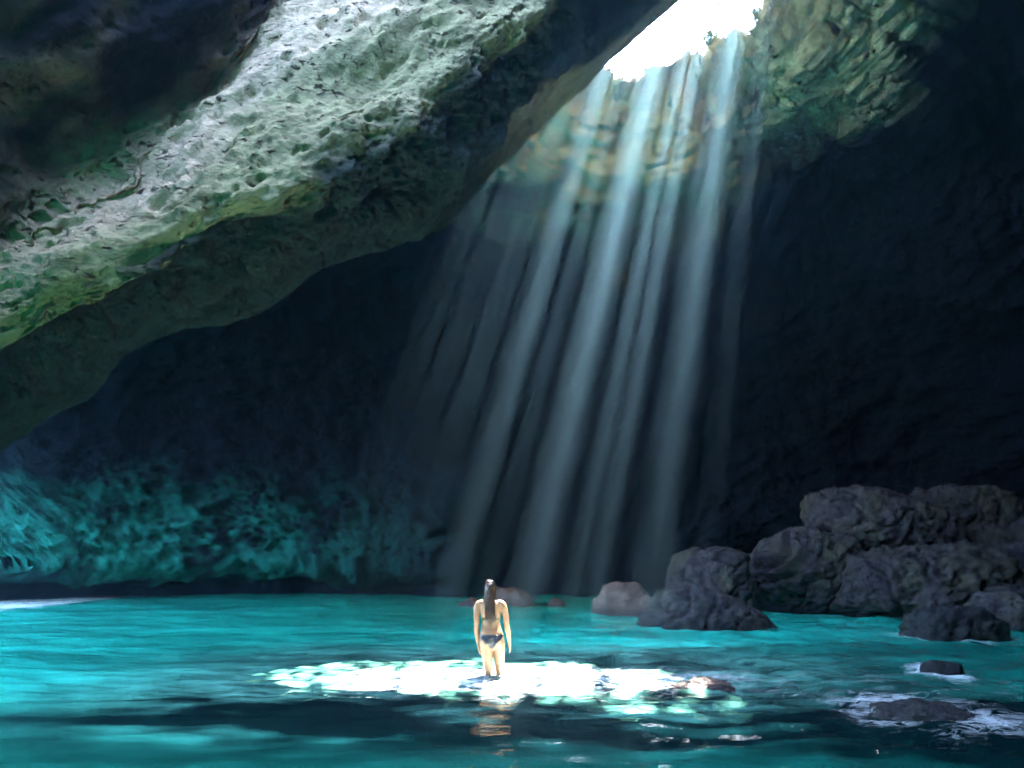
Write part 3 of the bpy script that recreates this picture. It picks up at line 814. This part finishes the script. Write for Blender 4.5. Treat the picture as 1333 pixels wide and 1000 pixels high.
    def cloth(name, mask, mat, off):
        fm = mask[F4].all(1); Fq = F4[fm]
        used, inv = np.unique(Fq, return_inverse=True); Fq = inv.reshape(-1, 4)
        outer = stance(raw[used] + no[used] * off); inner = stance(raw[used] - no[used] * 0.004)
        m = len(used)
        e = np.concatenate([Fq[:, [0, 1]], Fq[:, [1, 2]], Fq[:, [2, 3]], Fq[:, [3, 0]]])
        key = {}
        for a_, b_ in e.tolist(): key[(a_, b_)] = 1
        rim = [(a_, b_) for (a_, b_) in key if (b_, a_) not in key]
        side = np.array([[a_, a_ + m, b_ + m, b_] for a_, b_ in rim])
        return link(name, mesh_np(name, np.concatenate([outer, inner]), np.concatenate([Fq, Fq[:, ::-1] + m, side])), mat, root)
    x, y, z = raw.T
    ax_ = np.abs(x)
    notarm = ax_ < 0.172 
    low = np.where(y < 0, 0.775 + 1.0 * np.clip(ax_ - 0.012, 0, 1), 0.775 + 1.1 * np.clip(ax_ - 0.03, 0, 1))
    cloth('bikini_bottom', (z < 0.948) & (z > np.minimum(low, 0.925)) & notarm, M['swim_dark'], 0.005)
    bust = (y > 0.02) & (z > 1.135) & (z < 1.28 - 0.9 * np.abs(ax_ - 0.07)) & (ax_ < 0.15)
    cloth('bikini_top', (((z > 1.122) & (z < 1.154)) | bust) & (ax_ < 0.150), M['swim_olive'], 0.005)
    # hair: a cap over the skull and many strands falling to the middle of the back
    r = np.random.default_rng(5)
    hs = []
    cap = tube(cr(np.array([[0, -0.022, 1.43], [0, -0.020, 1.47], [0, -0.012, 1.51], [0, -0.008, 1.55], [0, -0.008, 1.585], [0, -0.008, 1.612]]), 16),
               [tuple(t) for t in cr(np.array([(0.066, 0.078), (0.076, 0.088), (0.081, 0.096), (0.078, 0.094), (0.060, 0.074), (0.028, 0.036)]), 16)], 22)
    cv = cap[0]
    keep = cv[:, 1] > 0.045
    cv[keep, 1] = 0.045 + (cv[keep, 1] - 0.045) * 0.25
    hs.append(cap)
    for i in range(230):
        a0 = r.uniform(-1, 1)
        x0 = 0.072 * math.sin(a0 * 1.5); y0 = -0.01 - 0.085 * math.cos(a0 * 1.5)
        zt = r.uniform(1.50, 1.60); sc_ = 1 if zt < 1.54 else 0.8
        ln = r.uniform(0.0, 0.14) + 0.05 * (1 - abs(a0))
        end = np.array([x0 * r.uniform(0.3, 0.95) + 0.012, -0.105 - 0.012 * r.random(), 1.24 - ln * 1.2])
        pth = cr(np.array([[x0 * 0.5, y0 * 0.55, zt + 0.02], [x0 * sc_, y0 * sc_ - 0.004, zt - 0.03], [x0 * 0.92, y0 - 0.012, 1.45], [x0 * 0.72, y0 * 0.75 - 0.042, 1.37], [0.5 * (x0 * 0.6 + end[0]), -0.108, 1.29], end]), 14)
        pth += r.normal(size=3) * 0.004 + np.linspace(0, 1, 14)[:, None] ** 2 * r.normal(size=3) * np.array([0.014, 0.003, 0.0])
        hs.append(tube(stance(pth), np.linspace(0.0065, 0.0016, 14), 5))
    hs[0] = (stance(hs[0][0]), hs[0][1])
    V, Q = merge(hs)
    link('hair', mesh_np('hair', V, Q), M['hair'], root)
    root.rotation_euler.z = math.radians(-4)
    return root
bather()

# ------------------------------------------------------------------ haze
def haze():
    bm = bmesh.new(); bmesh.ops.create_cube(bm, size=1)
    me = bpy.data.meshes.new('haze'); bm.to_mesh(me); bm.free()
    k = NT('sea_haze')
    v = k.new('ShaderNodeVolumePrincipled')
    v.inputs['Color'].default_value = (0.21, 0.41, 0.58, 1)
    v.inputs['Density'].default_value = 0.0029
    v.inputs['Anisotropy'].default_value = 0.72
    k.lk(v.outputs[0], k.out.inputs['Volume'])
    o = link('haze', me, k.m, loc=(0, 0, -30), shade=False)
    x0, x1, y0, y1, z0, z1 = -1000, 1000, -1000, 1000, -11, 30
    o.location = ((x0 + x1) / 2, (y0 + y1) / 2, (z0 + z1) / 2); o.scale = (x1 - x0, y1 - y0, z1 - z0)
    o['kind'] = 'stuff'
    return o
haze()
